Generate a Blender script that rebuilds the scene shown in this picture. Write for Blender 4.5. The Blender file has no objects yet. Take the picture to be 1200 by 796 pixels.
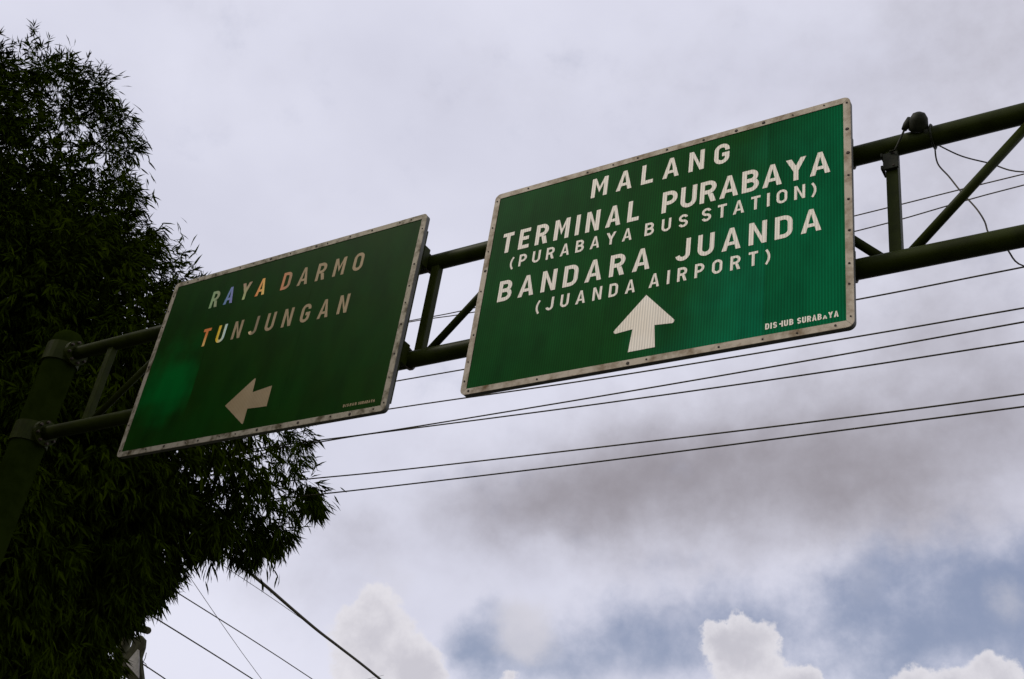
import bpy, bmesh, math, random
import numpy as np
from mathutils import Vector, Matrix
from mathutils.geometry import tessellate_polygon

random.seed(7)
rng = np.random.default_rng(11)
scene = bpy.context.scene
COL = scene.collection

# ------------------------------------------------------------------ camera
CAM = np.array([0.0, 0.0, 1.5])
FOC = 1330.64                                   # focal length in pixels of the 1200 wide photograph
YAW, PITCH, ROLL = [math.radians(a) for a in (36.3996, 30.5711, 9.1518)]
_f = np.array([-math.sin(YAW) * math.cos(PITCH), math.cos(YAW) * math.cos(PITCH), math.sin(PITCH)])
_r0 = np.array([math.cos(YAW), math.sin(YAW), 0.0])
_u0 = np.cross(_r0, _f)
_r = math.cos(ROLL) * _r0 + math.sin(ROLL) * _u0
_u = -math.sin(ROLL) * _r0 + math.cos(ROLL) * _u0
cam_data = bpy.data.cameras.new('camera')
cam_data.sensor_width = 36.0
cam_data.lens = 36.0 * FOC / 1200.0
cam_data.clip_end = 3000.0
cam = bpy.data.objects.new('camera', cam_data)
COL.objects.link(cam)
cam.matrix_world = Matrix(((_r[0], _u[0], -_f[0], CAM[0]), (_r[1], _u[1], -_f[1], CAM[1]),
                           (_r[2], _u[2], -_f[2], CAM[2]), (0, 0, 0, 1)))
scene.camera = cam


def ray(x, y):
    """world direction of a photograph pixel"""
    d = _f + _r * ((x - 600) / FOC) - _u * ((y - 398) / FOC)
    return d / np.linalg.norm(d)


def on_y(x, y, Y):
    """point where a pixel's ray meets the vertical plane at depth Y"""
    d = ray(x, y)
    return CAM + d * (Y / d[1])


# ------------------------------------------------------------------ world
SUN_EL, SUN_AZ = math.radians(44), math.radians(233)      # azimuth clockwise from +Y
world = bpy.data.worlds.new('World')
scene.world = world
world.use_nodes = True
WT = world.node_tree
WT.nodes.clear()


def wn(kind, **kw):
    n = WT.nodes.new(kind)
    for k, v in kw.items():
        setattr(n, k, v)
    return n


def wl(a, b):
    WT.links.new(a, b)


def wmath(op, a, b=None, c=None, clamp=False):
    n = wn('ShaderNodeMath', operation=op, use_clamp=clamp)
    for i, v in enumerate((a, b, c)):
        if v is None:
            continue
        if isinstance(v, (int, float)):
            n.inputs[i].default_value = v
        else:
            wl(v, n.inputs[i])
    return n.outputs[0]


def wmix(fac, a, b):
    n = wn('ShaderNodeMix', data_type='RGBA')
    for i, v in ((0, fac), (6, a), (7, b)):
        if isinstance(v, tuple):
            n.inputs[i].default_value = (*v, 1)
        elif isinstance(v, (int, float)):
            n.inputs[i].default_value = v
        else:
            wl(v, n.inputs[i])
    return n.outputs[2]


def wstep(v, lo, hi):
    n = wn('ShaderNodeMapRange', interpolation_type='SMOOTHSTEP')
    wl(v, n.inputs[0])
    n.inputs[1].default_value = lo
    n.inputs[2].default_value = hi
    return n.outputs[0]


tc = wn('ShaderNodeTexCoord')
DIR = tc.outputs['Generated']


def wnoise(scale, detail=4, rough=0.55, off=(0, 0, 0), sc=(1, 1, 1)):
    m = wn('ShaderNodeMapping')
    m.inputs['Location'].default_value = off
    m.inputs['Scale'].default_value = sc
    wl(DIR, m.inputs['Vector'])
    n = wn('ShaderNodeTexNoise')
    n.inputs['Scale'].default_value = scale
    n.inputs['Detail'].default_value = detail
    n.inputs['Roughness'].default_value = rough
    wl(m.outputs[0], n.inputs['Vector'])
    return n.outputs[0]


def warp(amount, scale, detail=5, off=(0, 0, 0)):
    m = wn('ShaderNodeMapping')
    m.inputs['Location'].default_value = off
    wl(DIR, m.inputs['Vector'])
    n = wn('ShaderNodeTexNoise')
    n.inputs['Scale'].default_value = scale
    n.inputs['Detail'].default_value = detail
    n.inputs['Roughness'].default_value = 0.6
    wl(m.outputs[0], n.inputs['Vector'])
    s = wn('ShaderNodeVectorMath', operation='SUBTRACT')
    wl(n.outputs['Color'], s.inputs[0])
    s.inputs[1].default_value = (0.5, 0.5, 0.5)
    a = wn('ShaderNodeVectorMath', operation='MULTIPLY_ADD')
    wl(s.outputs[0], a.inputs[0])
    a.inputs[1].default_value = (amount,) * 3
    wl(DIR, a.inputs[2])
    return a.outputs[0]


def blobs(lst, flat=1.5, vec=None):
    """sum of soft cloud lumps, each (pixel x, pixel y, radius in pixels, weight)"""
    tot = None
    for x, y, r, w in lst:
        d = ray(x, y)
        s = wn('ShaderNodeVectorMath', operation='SUBTRACT')
        wl(vec or DIR, s.inputs[0])
        s.inputs[1].default_value = tuple(d)
        m = wn('ShaderNodeVectorMath', operation='MULTIPLY')
        wl(s.outputs[0], m.inputs[0])
        m.inputs[1].default_value = (1, 1, flat)
        q = wn('ShaderNodeVectorMath', operation='DOT_PRODUCT')
        wl(m.outputs[0], q.inputs[0])
        wl(m.outputs[0], q.inputs[1])
        rr = r / FOC
        e = wmath('EXPONENT', wmath('MULTIPLY', q.outputs['Value'], -1.0 / (rr * rr)))
        e = wmath('MULTIPLY', e, w)
        tot = e if tot is None else wmath('ADD', tot, e)
    return tot


sky = wn('ShaderNodeTexSky', sky_type='NISHITA', sun_disc=False)
sky.sun_elevation = SUN_EL
sky.sun_rotation = SUN_AZ
sky.air_density = 1.2
sky.dust_density = 2.5
SKY_STRENGTH = 0.1
K = 0.84 / SKY_STRENGTH


def kc(r, g, b):
    return (r * K, g * K, b * K)


n_big = wnoise(2.2, 5, 0.5, (3.1, 0.4, 1.7), (1, 1, 1.6))
n_mid = wnoise(6.0, 6, 0.55, (1.3, 5.2, 0.2), (1, 1, 1.5))
n_fine = wnoise(26.0, 7, 0.6, (0.3, 2.2, 4.1))
n_puff = wnoise(15.0, 8, 0.6, (7.7, 1.2, 0.9))
WA = warp(0.10, 5.0, 7)
WB = warp(0.045, 22.0, 7, (2.0, 1.0, 0.5))
# bright high overcast, softly mottled
deck = wmix(wstep(n_big, 0.32, 0.68), kc(0.615, 0.62, 0.735), kc(0.745, 0.75, 0.865))
# grey-brown bellies: the noise makes them everywhere, lumps add those seen in the photograph
dark_f = blobs([(580, 595, 80, .55), (680, 590, 100, .7), (790, 565, 110, .55), (905, 560, 120, .42), (1010, 580, 130, .45),
                (1110, 550, 130, .45), (1190, 450, 140, .55), (1180, 60, 220, .5), (330, 690, 70, .3), (450, 630, 60, .35),
                (700, 500, 100, .3), (1150, 250, 180, .35), (960, 470, 160, .35), (830, 640, 120, .3), (380, 620, 90, .3)], 1.5, WA)
dark_f = wmath('ADD', dark_f, wmath('MULTIPLY', wmath('SUBTRACT', n_mid, 0.5), 0.9))
dark_f = wmath('ADD', dark_f, wmath('MULTIPLY', wmath('SUBTRACT', n_fine, 0.5), 0.5))
dark_m = wmath('MULTIPLY', wstep(dark_f, -0.05, 1.5), 1.0)
c1 = wmix(dark_m, deck, kc(0.275, 0.255, 0.285))
# blue openings low down
sep = wn('ShaderNodeSeparateXYZ')
wl(DIR, sep.inputs[0])
blue_f = blobs([(740, 765, 100, .65), (850, 745, 80, .6), (1010, 705, 80, .6), (1120, 690, 110, .55), (1195, 640, 90, .6),
                (1190, 760, 100, .6), (1000, 780, 100, .6), (560, 755, 50, .7), (530, 790, 50, .5), (640, 790, 70, .5), (575, 705, 30, .3)], 1.6, WA)
blue_f = wmath('ADD', blue_f, wmath('MULTIPLY', wmath('SUBTRACT', n_mid, 0.5), 0.8))
blue_f = wmath('ADD', blue_f, wmath('MULTIPLY', wmath('SUBTRACT', n_puff, 0.5), 1.3))
blue_f = wmath('ADD', blue_f, wmath('MULTIPLY', wmath('SUBTRACT', n_fine, 0.5), 0.5))
blue_m = wmath('MULTIPLY', wstep(blue_f, 0.1, 1.15), 0.95)
hazy = wmix(0.65, sky.outputs[0], kc(0.25, 0.275, 0.41))
c2 = wmix(blue_m, c1, hazy)
# soft puff, then crisp cumulus tops near the horizon
soft_f = blobs([(620, 730, 38, 1.0), (600, 755, 30, .7), (470, 690, 45, .6), (1020, 690, 35, .5), (1185, 700, 30, .5)], 1.1, WB)
soft_f = wmath('ADD', soft_f, wmath('MULTIPLY', wmath('SUBTRACT', n_puff, 0.5), 1.3))
c3 = wmix(wmath('MULTIPLY', wstep(soft_f, 0.2, 1.1), 0.75), c2, kc(0.60, 0.59, 0.65))
cum_f = blobs([(440, 720, 34, 1.0), (425, 770, 45, 1.0), (485, 775, 30, 1.0), (500, 800, 30, 1.0), (590, 803, 14, .9),
               (845, 748, 22, 1.0), (880, 765, 32, 1.0), (845, 785, 30, .9), (925, 803, 26, 1.0), (955, 805, 20, .9), (905, 735, 18, .8), (870, 728, 16, .7),
               (1075, 798, 24, 1.0), (1115, 803, 20, 1.0), (1150, 788, 26, 1.0), (1185, 803, 24, 1.0)], 1.0, WB)
cum_f = wmath('ADD', cum_f, wmath('MULTIPLY', wmath('SUBTRACT', n_puff, 0.5), 1.1))
cum_f = wmath('ADD', cum_f, wmath('MULTIPLY', wmath('SUBTRACT', wnoise(60, 6, 0.65), 0.5), 0.7))
cum_m = wmath('MULTIPLY', wstep(cum_f, 0.42, 0.72), 0.9)
cum_c = wmix(wstep(wmath('ADD', cum_f, wmath('MULTIPLY', wnoise(34, 5, 0.6, (4, 4, 1)), 1.2)), 1.0, 2.2), kc(0.74, 0.72, 0.76), kc(0.55, 0.535, 0.585))
c4 = wmix(cum_m, c3, cum_c)
# below the horizon the world is plain ground grey
c5 = wmix(wstep(sep.outputs[2], -0.02, 0.0), kc(0.06, 0.06, 0.055), c4)
bg = wn('ShaderNodeBackground')
bg.inputs['Strength'].default_value = SKY_STRENGTH
wl(c5, bg.inputs['Color'])
world.cycles.sampling_method = 'MANUAL'
world.cycles.sample_map_resolution = 256
scene.cycles.max_bounces = 5
scene.cycles.diffuse_bounces = 3
wo = wn('ShaderNodeOutputWorld')
wl(bg.outputs[0], wo.inputs['Surface'])

# ------------------------------------------------------------------ sun (veiled) and exposure
sun_d = bpy.data.lights.new('sun', 'SUN')
sun_d.energy = 1.5
sun_d.angle = math.radians(14)
sun_d.color = (1.0, 0.93, 0.82)
sun = bpy.data.objects.new('sun', sun_d)
COL.objects.link(sun)
_sd = Vector((math.sin(SUN_AZ) * math.cos(SUN_EL), math.cos(SUN_AZ) * math.cos(SUN_EL), math.sin(SUN_EL)))
sun.rotation_euler = _sd.to_track_quat('Z', 'Y').to_euler()
sun.location = _sd * 60
vs = scene.view_settings
vs.view_transform = 'Standard'
vs.look = 'None'
vs.exposure = 0.32
vs.gamma = 1.0
vs.use_curve_mapping = False

# ------------------------------------------------------------------ materials
def mat(name, base, rough=0.6, metal=0.0, spec=0.5, var=0.0, scale=8.0, second=None, lo=0.45, hi=0.65, bump=0.0, coat=0.0, detail=6):
    m = bpy.data.materials.new(name)
    m.use_nodes = True
    nt = m.node_tree
    p = nt.nodes['Principled BSDF']
    p.inputs['Roughness'].default_value = rough
    p.inputs['Metallic'].default_value = metal
    p.inputs['Specular IOR Level'].default_value = spec
    p.inputs['Coat Weight'].default_value = coat
    p.inputs['Coat Roughness'].default_value = 0.25
    p.inputs['Base Color'].default_value = (*base, 1)
    t = nt.nodes.new('ShaderNodeTexCoord')
    n = nt.nodes.new('ShaderNodeTexNoise')
    n.inputs['Scale'].default_value = scale
    n.inputs['Detail'].default_value = detail
    n.inputs['Roughness'].default_value = 0.62
    nt.links.new(t.outputs['Object'], n.inputs['Vector'])
    sec = second if second else tuple(c * (1 - var) for c in base)
    mr = nt.nodes.new('ShaderNodeMapRange')
    mr.inputs[1].default_value = lo
    mr.inputs[2].default_value = hi
    nt.links.new(n.outputs[0], mr.inputs[0])
    mx = nt.nodes.new('ShaderNodeMix')
    mx.data_type = 'RGBA'
    mx.inputs[6].default_value = (*base, 1)
    mx.inputs[7].default_value = (*sec, 1)
    nt.links.new(mr.outputs[0], mx.inputs[0])
    nt.links.new(mx.outputs[2], p.inputs['Base Color'])
    if bump:
        b = nt.nodes.new('ShaderNodeBump')
        b.inputs['Strength'].default_value = bump
        b.inputs['Distance'].default_value = 0.01
        nt.links.new(n.outputs[0], b.inputs['Height'])
        nt.links.new(b.outputs[0], p.inputs['Normal'])
    return m


def sheeting(name, base, alt, rough, rib, coat, rib_amt=0.22, grime=0.35, spec=0.2, sheen=None, nscale=1.6, patch=None):
    """prismatic sign sheeting: fine upright ribs, uneven tone, a little grime"""
    m = mat(name, base, rough, 0.0, spec, 0, nscale, alt, 0.4, 0.62, 0, coat)
    nt = m.node_tree
    p = nt.nodes['Principled BSDF']
    src = p.inputs['Base Color'].links[0].from_socket
    t = nt.nodes.new('ShaderNodeTexCoord')
    s = nt.nodes.new('ShaderNodeSeparateXYZ')
    nt.links.new(t.outputs['Object'], s.inputs[0])
    if sheen:                                 # reflected sky painted into the colour, stronger towards one end, unevenly
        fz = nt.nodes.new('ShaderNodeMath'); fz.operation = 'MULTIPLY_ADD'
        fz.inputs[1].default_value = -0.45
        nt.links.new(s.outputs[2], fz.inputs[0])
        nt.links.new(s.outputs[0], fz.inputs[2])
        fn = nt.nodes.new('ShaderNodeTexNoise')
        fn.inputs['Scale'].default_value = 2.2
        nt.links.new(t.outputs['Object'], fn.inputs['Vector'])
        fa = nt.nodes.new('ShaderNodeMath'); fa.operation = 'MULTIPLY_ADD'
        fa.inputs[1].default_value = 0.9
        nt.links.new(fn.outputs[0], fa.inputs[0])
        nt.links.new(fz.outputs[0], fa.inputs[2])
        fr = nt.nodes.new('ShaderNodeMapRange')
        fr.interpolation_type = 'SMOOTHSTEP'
        fr.inputs[1].default_value = sheen[1]
        fr.inputs[2].default_value = sheen[2]
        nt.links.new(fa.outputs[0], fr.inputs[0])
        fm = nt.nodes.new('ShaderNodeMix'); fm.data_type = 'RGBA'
        fm.inputs[7].default_value = (*sheen[0], 1)
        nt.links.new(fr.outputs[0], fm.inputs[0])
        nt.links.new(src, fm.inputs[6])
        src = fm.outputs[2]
    if patch:                                # a reflection painted as one brighter area with soft uneven edges
        dv = nt.nodes.new('ShaderNodeVectorMath'); dv.operation = 'DISTANCE'
        dv.inputs[1].default_value = (patch[1][0], 0, patch[1][1])
        nt.links.new(t.outputs['Object'], dv.inputs[0])
        fn = nt.nodes.new('ShaderNodeTexNoise')
        fn.inputs['Scale'].default_value = 2.6
        fn.inputs['Detail'].default_value = 3
        nt.links.new(t.outputs['Object'], fn.inputs['Vector'])
        fa = nt.nodes.new('ShaderNodeMath'); fa.operation = 'MULTIPLY_ADD'
        fa.inputs[1].default_value = 0.9
        nt.links.new(fn.outputs[0], fa.inputs[0])
        nt.links.new(dv.outputs['Value'], fa.inputs[2])
        fr = nt.nodes.new('ShaderNodeMapRange')
        fr.interpolation_type = 'SMOOTHSTEP'
        fr.inputs[1].default_value = patch[2] + 0.62
        fr.inputs[2].default_value = patch[2] + 0.10
        nt.links.new(fa.outputs[0], fr.inputs[0])
        fm = nt.nodes.new('ShaderNodeMix'); fm.data_type = 'RGBA'
        fm.inputs[7].default_value = (*patch[0], 1)
        nt.links.new(fr.outputs[0], fm.inputs[0])
        nt.links.new(src, fm.inputs[6])
        src = fm.outputs[2]
    a = nt.nodes.new('ShaderNodeMath'); a.operation = 'MULTIPLY'
    a.inputs[1].default_value = 2 * math.pi / rib
    nt.links.new(s.outputs[0], a.inputs[0])
    w = nt.nodes.new('ShaderNodeMath'); w.operation = 'SINE'
    nt.links.new(a.outputs[0], w.inputs[0])
    k = nt.nodes.new('ShaderNodeMath'); k.operation = 'MULTIPLY_ADD'
    k.inputs[1].default_value = rib_amt
    k.inputs[2].default_value = 1.0
    nt.links.new(w.outputs[0], k.inputs[0])
    g = nt.nodes.new('ShaderNodeTexNoise')
    g.inputs['Scale'].default_value = 5.0
    g.inputs['Detail'].default_value = 8
    mp = nt.nodes.new('ShaderNodeMapping')
    mp.inputs['Scale'].default_value = (1.0, 1.0, 0.35)
    nt.links.new(t.outputs['Object'], mp.inputs[0])
    nt.links.new(mp.outputs[0], g.inputs['Vector'])
    gm = nt.nodes.new('ShaderNodeMapRange')
    gm.inputs[1].default_value = 0.4
    gm.inputs[2].default_value = 0.75
    gm.inputs[3].default_value = 1.0
    gm.inputs[4].default_value = 1.0 - grime
    nt.links.new(g.outputs[0], gm.inputs[0])
    kk = nt.nodes.new('ShaderNodeMath'); kk.operation = 'MULTIPLY'
    nt.links.new(k.outputs[0], kk.inputs[0])
    nt.links.new(gm.outputs[0], kk.inputs[1])
    vm = nt.nodes.new('ShaderNodeVectorMath'); vm.operation = 'SCALE'
    nt.links.new(src, vm.inputs[0])
    nt.links.new(kk.outputs[0], vm.inputs['Scale'])
    nt.links.new(vm.outputs[0], p.inputs['Base Color'])
    return m


M = {}
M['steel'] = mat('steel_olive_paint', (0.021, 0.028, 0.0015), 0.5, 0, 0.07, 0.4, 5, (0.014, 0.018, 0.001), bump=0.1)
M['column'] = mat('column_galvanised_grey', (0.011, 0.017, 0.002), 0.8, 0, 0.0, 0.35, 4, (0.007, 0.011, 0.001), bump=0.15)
SHEEN = ((0.0, 0.155, 0.062), 1.7, 2.85)  # teal stands for glossy sky reflection, painted towards one end
M['green_a'] = sheeting('green_sheeting_sheen', (0.004, 0.068, 0.010), (0.004, 0.056, 0.007), 0.45, 0.021, 0.0, 0.20, spec=0.015, sheen=SHEEN)
M['green_c'] = sheeting('green_sheeting_sheen_end', (0.001, 0.070, 0.016), (0.002, 0.058, 0.012), 0.42, 0.021, 0.0, 0.22, spec=0.015, sheen=((0.0, 0.125, 0.042), 1.9, 2.9))  # end strip, its brighter green is painted reflection too
M['green_old_shaded'] = sheeting('green_sheeting_aged_shaded', (0.008, 0.038, 0.002), (0.006, 0.043, 0.003), 0.5, 0.019, 0.0, 0.06, spec=0.02)  # aged, with the shade on this sign put into the darker green
M['green_sheen_patch'] = sheeting('green_sheeting_sheen_patch', (0.008, 0.038, 0.002), (0.006, 0.043, 0.003), 0.5, 0.019, 0.0, 0.06, spec=0.02, patch=((0.0, 0.115, 0.014), (0.40, 0.74), 0.42))  # same shaded green plus a painted reflection
M['letter_new'] = sheeting('white_sheeting', (0.88, 0.81, 0.67), (0.82, 0.73, 0.57), 0.45, 0.021, 0.0, 0.16, 0.10, spec=0.1)
M['letter_old_shaded'] = sheeting('white_sheeting_aged_shaded', (0.42, 0.32, 0.18), (0.35, 0.26, 0.135), 0.55, 0.019, 0.0, 0.12, 0.15, spec=0.05)  # aged white, darkened further for the shade on its sign
M['border_new'] = mat('border_strip_weathered', (0.50, 0.43, 0.32), 0.6, 0, 0.1, 0, 7, (0.15, 0.095, 0.04), 0.44, 0.70, 0.1)
M['border_old'] = mat('border_strip_dirty', (0.38, 0.33, 0.23), 0.65, 0, 0.2, 0, 9, (0.09, 0.07, 0.03), 0.45, 0.64, 0.1)
M['bolt'] = mat('bolt_rusty', (0.05, 0.035, 0.022), 0.7, 0.2, 0.4, 0.5, 60)
M['alu_back'] = mat('panel_back_metal', (0.10, 0.10, 0.08), 0.6, 0.2, 0.4, 0.3, 6)
M['lamp'] = mat('lamp_dark_metal', (0.018, 0.020, 0.008), 0.6, 0.0, 0.15, 0.4, 20)
M['lens'] = mat('lamp_lens_glass', (0.25, 0.26, 0.26), 0.15, 0, 0.6, 0.2, 10)
M['cable'] = mat('cable_black_rubber', (0.055, 0.048, 0.024), 0.7, 0, 0.2, 0.3, 3)
M['cable_thin'] = mat('cable_grey_brown', (0.10, 0.085, 0.06), 0.7, 0, 0.3, 0.3, 3)
M['wood'] = mat('pole_weathered_wood', (0.075, 0.075, 0.035), 0.85, 0, 0.2, 0.5, 9, bump=0.4)
M['concrete'] = mat('pole_concrete', (0.20, 0.19, 0.16), 0.85, 0, 0.2, 0.35, 6, bump=0.3)
M['plate'] = mat('plate_grey', (0.80, 0.76, 0.72), 0.6, 0.0, 0.4, 0.3, 14)
M['porcelain'] = mat('insulator_brown', (0.10, 0.05, 0.03), 0.25, 0, 0.5, 0.2, 10)
M['leaf'] = mat('bamboo_leaf', (0.022, 0.035, 0.0006), 0.8, 0, 0.0, 0.5, 0.8, (0.025, 0.038, 0.0008))
M['culm'] = mat('bamboo_culm', (0.03, 0.042, 0.004), 0.6, 0, 0.05, 0.4, 3)
M['asphalt'] = mat('asphalt', (0.05, 0.05, 0.048), 0.9, 0, 0.3, 0.35, 1.2, bump=0.3)
M['soil'] = mat('ground_grass_soil', (0.06, 0.065, 0.03), 0.95, 0, 0.2, 0.5, 0.5, (0.09, 0.075, 0.05), bump=0.5)
M['kerb'] = mat('kerb_concrete', (0.28, 0.27, 0.25), 0.9, 0, 0.3, 0.3, 3, bump=0.3)
M['paint'] = mat('road_paint_white', (0.70, 0.70, 0.66), 0.8, 0, 0.3, 0.35, 6)


# ------------------------------------------------------------------ helpers
def link(name, me, material=None, parent=None):
    o = bpy.data.objects.new(name, me)
    COL.objects.link(o)
    if material is not None and me is not None and not me.materials:
        me.materials.append(material)
    if parent is not None:
        o.parent = parent
    return o


def empty(name, loc=(0, 0, 0)):
    o = bpy.data.objects.new(name, None)
    o.empty_display_size = 0.2
    o.location = loc
    COL.objects.link(o)
    return o


def tag(o, label, cat, group=None):
    o['label'] = label
    o['category'] = cat
    if group:
        o['group'] = group
    return o


def mesh_py(name, v, f, smooth=False):
    me = bpy.data.meshes.new(name)
    me.from_pydata([tuple(p) for p in v], [], f)
    me.update()
    if smooth:
        for p in me.polygons:
            p.use_smooth = True
    return me


def bm_mesh(name, bm, smooth=False):
    bmesh.ops.recalc_face_normals(bm, faces=bm.faces)
    me = bpy.data.meshes.new(name)
    bm.to_mesh(me)
    bm.free()
    if smooth:
        for p in me.polygons:
            p.use_smooth = True
    return me


def add_box(bm, lo, hi, bevel=0.0):
    r = bmesh.ops.create_cube(bm, size=1.0)
    for v in r['verts']:
        v.co = Vector([(lo[i] + hi[i]) / 2 + v.co[i] * (hi[i] - lo[i]) for i in range(3)])
    if bevel:
        es = list({e for v in r['verts'] for e in v.link_edges})
        bmesh.ops.bevel(bm, geom=es, offset=bevel, segments=2, affect='EDGES', profile=0.5)


def box(name, lo, hi, material, parent=None, bevel=0.0):
    bm = bmesh.new()
    add_box(bm, lo, hi, bevel)
    return link(name, bm_mesh(name, bm), material, parent)


def add_tube(bm, pts, radii, n=10, caps=True):
    """round tube through points, radius per point"""
    pts = [Vector(p) for p in pts]
    if isinstance(radii, (int, float)):
        radii = [radii] * len(pts)
    rings = []
    t0 = (pts[1] - pts[0]).normalized()
    ref = Vector((0, 0, 1)) if abs(t0.z) < 0.9 else Vector((0, 1, 0))
    x = t0.cross(ref).normalized()
    for i, p in enumerate(pts):
        t = (pts[min(i + 1, len(pts) - 1)] - pts[max(i - 1, 0)]).normalized()
        x = (x - t * x.dot(t)).normalized()
        y = t.cross(x)
        rings.append([bm.verts.new(p + (x * math.cos(2 * math.pi * k / n) + y * math.sin(2 * math.pi * k / n)) * radii[i]) for k in range(n)])
    for a, b in zip(rings, rings[1:]):
        for k in range(n):
            bm.faces.new((a[k], a[(k + 1) % n], b[(k + 1) % n], b[k]))
    if caps:
        bm.faces.new(rings[0][::-1])
        bm.faces.new(rings[-1])


def tube(name, pts, radii, material, parent=None, n=10):
    bm = bmesh.new()
    add_tube(bm, pts, radii, n)
    me = bm_mesh(name, bm)
    for p in me.polygons:
        p.use_smooth = len(p.vertices) == 4
    return link(name, me, material, parent)


# ------------------------------------------------------------------ ground, road
def sheet(name, x0, x1, y0, y1, z, material):
    return link(name, mesh_py(name, [(x0, y0, z), (x1, y0, z), (x1, y1, z), (x0, y1, z)], [(0, 1, 2, 3)]), material)


g = sheet('ground', -900, 900, -900, 900, 0.0, M['soil']); g['kind'] = 'structure'
g = sheet('road', -9.2, 5.2, -300, 300, 0.004, M['asphalt']); g['kind'] = 'structure'
for sx in (-9.35, 5.2):
    k = box('kerb', (sx, -120, -0.05), (sx + 0.15, 120, 0.13), M['kerb'], None, 0.02)
    k['kind'] = 'structure'
mk = []
for xl in (-4.4, 0.4):
    for yy in range(-40, 60, 6):
        mk.append((xl, yy))
bm = bmesh.new()
for xl, yy in mk:
    vs_ = [bm.verts.new(c) for c in ((xl - .06, yy, .008), (xl + .06, yy, .008), (xl + .06, yy + 3, .008), (xl - .06, yy + 3, .008))]
    bm.faces.new(vs_)
g = link('road_markings', bm_mesh('road_markings', bm), M['paint']); g['kind'] = 'structure'

# ------------------------------------------------------------------ gantry
GY, ZT, ZB = 6.24, 7.068, 6.082
XL, XR = -10.69, 7.0
NODE0, PANEL = -5.525, 1.965
gan = empty('sign_gantry', (XL, GY, 0))
tag(gan, 'dark olive steel truss gantry on round columns carrying the two green signs', 'gantry')


def gp(name, me_or_obj):
    me_or_obj.parent = gan
    me_or_obj.matrix_parent_inverse = Matrix.Translation((-XL, -GY, 0))
    return me_or_obj


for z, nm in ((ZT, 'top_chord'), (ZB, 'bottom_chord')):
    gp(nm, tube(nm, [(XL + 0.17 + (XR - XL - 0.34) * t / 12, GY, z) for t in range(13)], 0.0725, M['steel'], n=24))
nodes = [NODE0 - PANEL * 2 - 0.36] + [NODE0 + PANEL * k for k in range(-1, 7)]
for i, x in enumerate(nodes):
    if i % 2 == 0 or x in (nodes[0], nodes[-1]):
        gp('vertical', box('vertical', (x - 0.041, GY - 0.035, ZB + 0.055), (x + 0.041, GY + 0.035, ZT - 0.055), M['steel'], None, 0.006))
    for s in (-1, 1):
        if i == 0 and s < 0:
            continue
        xt = (x + s * PANEL / 2) if not (i == 0 and s > 0) else x + 1.15
        if i == 1 and s < 0:
            xt = nodes[0] + 1.15
        if xt < XL + 0.2 or xt > XR - 0.2:
            continue
        d = Vector((xt - x, 0, ZT - ZB)).normalized()
        a = Vector((x + s * 0.045, GY, ZB)) + d * 0.05
        b = Vector((xt, GY, ZT)) - d * 0.06
        gp('diagonal', tube('diagonal', [a, b], 0.033, M['steel'], n=12))
    # weld collar at each bottom node
    bm = bmesh.new()
    add_tube(bm, [(x - 0.07, GY, ZB + 0.072), (x + 0.07, GY, ZB + 0.072)], [0.012, 0.012], 6)
    gp('weld_bead', link('weld_bead', bm_mesh('weld_bead', bm), M['steel']))
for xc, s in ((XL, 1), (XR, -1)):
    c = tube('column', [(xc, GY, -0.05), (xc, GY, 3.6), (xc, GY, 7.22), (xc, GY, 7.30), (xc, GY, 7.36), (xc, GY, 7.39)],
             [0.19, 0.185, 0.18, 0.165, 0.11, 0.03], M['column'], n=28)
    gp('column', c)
    for z in (ZT, ZB):
        bm = bmesh.new()
        add_tube(bm, [(xc, GY, z - 0.11), (xc, GY, z + 0.11)], 0.20, 24)
        gp('column_collar', link('column_collar', bm_mesh('column_collar', bm), M['steel']))
        bm = bmesh.new()
        x0 = xc + s * 0.215
        add_tube(bm, [(xc + s * .15, GY, z), (x0, GY, z)], 0.115, 20)
        add_tube(bm, [(x0 + s * .001, GY, z), (x0 + s * 0.02, GY, z)], 0.14, 20)
        add_tube(bm, [(x0 + s * 0.024, GY, z), (x0 + s * 0.044, GY, z)], 0.14, 20)
        fl = gp('flange', link('flange', bm_mesh('flange', bm), M['steel']))
        for k in range(8):
            a = k * math.pi / 4 + 0.3
            b = link('flange_bolt', mesh_py('flange_bolt', *(lambda n, r, l: ([(0, r * math.cos(2 * math.pi * i / n), r * math.sin(2 * math.pi * i / n)) for i in range(n)] + [(l, r * math.cos(2 * math.pi * i / n), r * math.sin(2 * math.pi * i / n)) for i in range(n)],
                     [tuple(range(n))[::-1], tuple(range(n, 2 * n))] + [(i, (i + 1) % n, n + (i + 1) % n, n + i) for i in range(n)]))(6, 0.014, 0.08)), M['bolt'], fl)
            b.location = (x0 + (0 if s > 0 else -0.085), GY + 0.115 * math.cos(a), z + 0.115 * math.sin(a))
    gp('base_plate', box('base_plate', (xc - .35, GY - .35, 0), (xc + .35, GY + .35, 0.03), M['column'], None, 0.004))

# ------------------------------------------------------------------ lettering
def arc(cx, cy, rx, ry, a0, a1, n=7):
    return [(cx + rx * math.cos(math.radians(a0 + (a1 - a0) * i / n)), cy + ry * math.sin(math.radians(a0 + (a1 - a0) * i / n))) for i in range(n + 1)]


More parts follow.
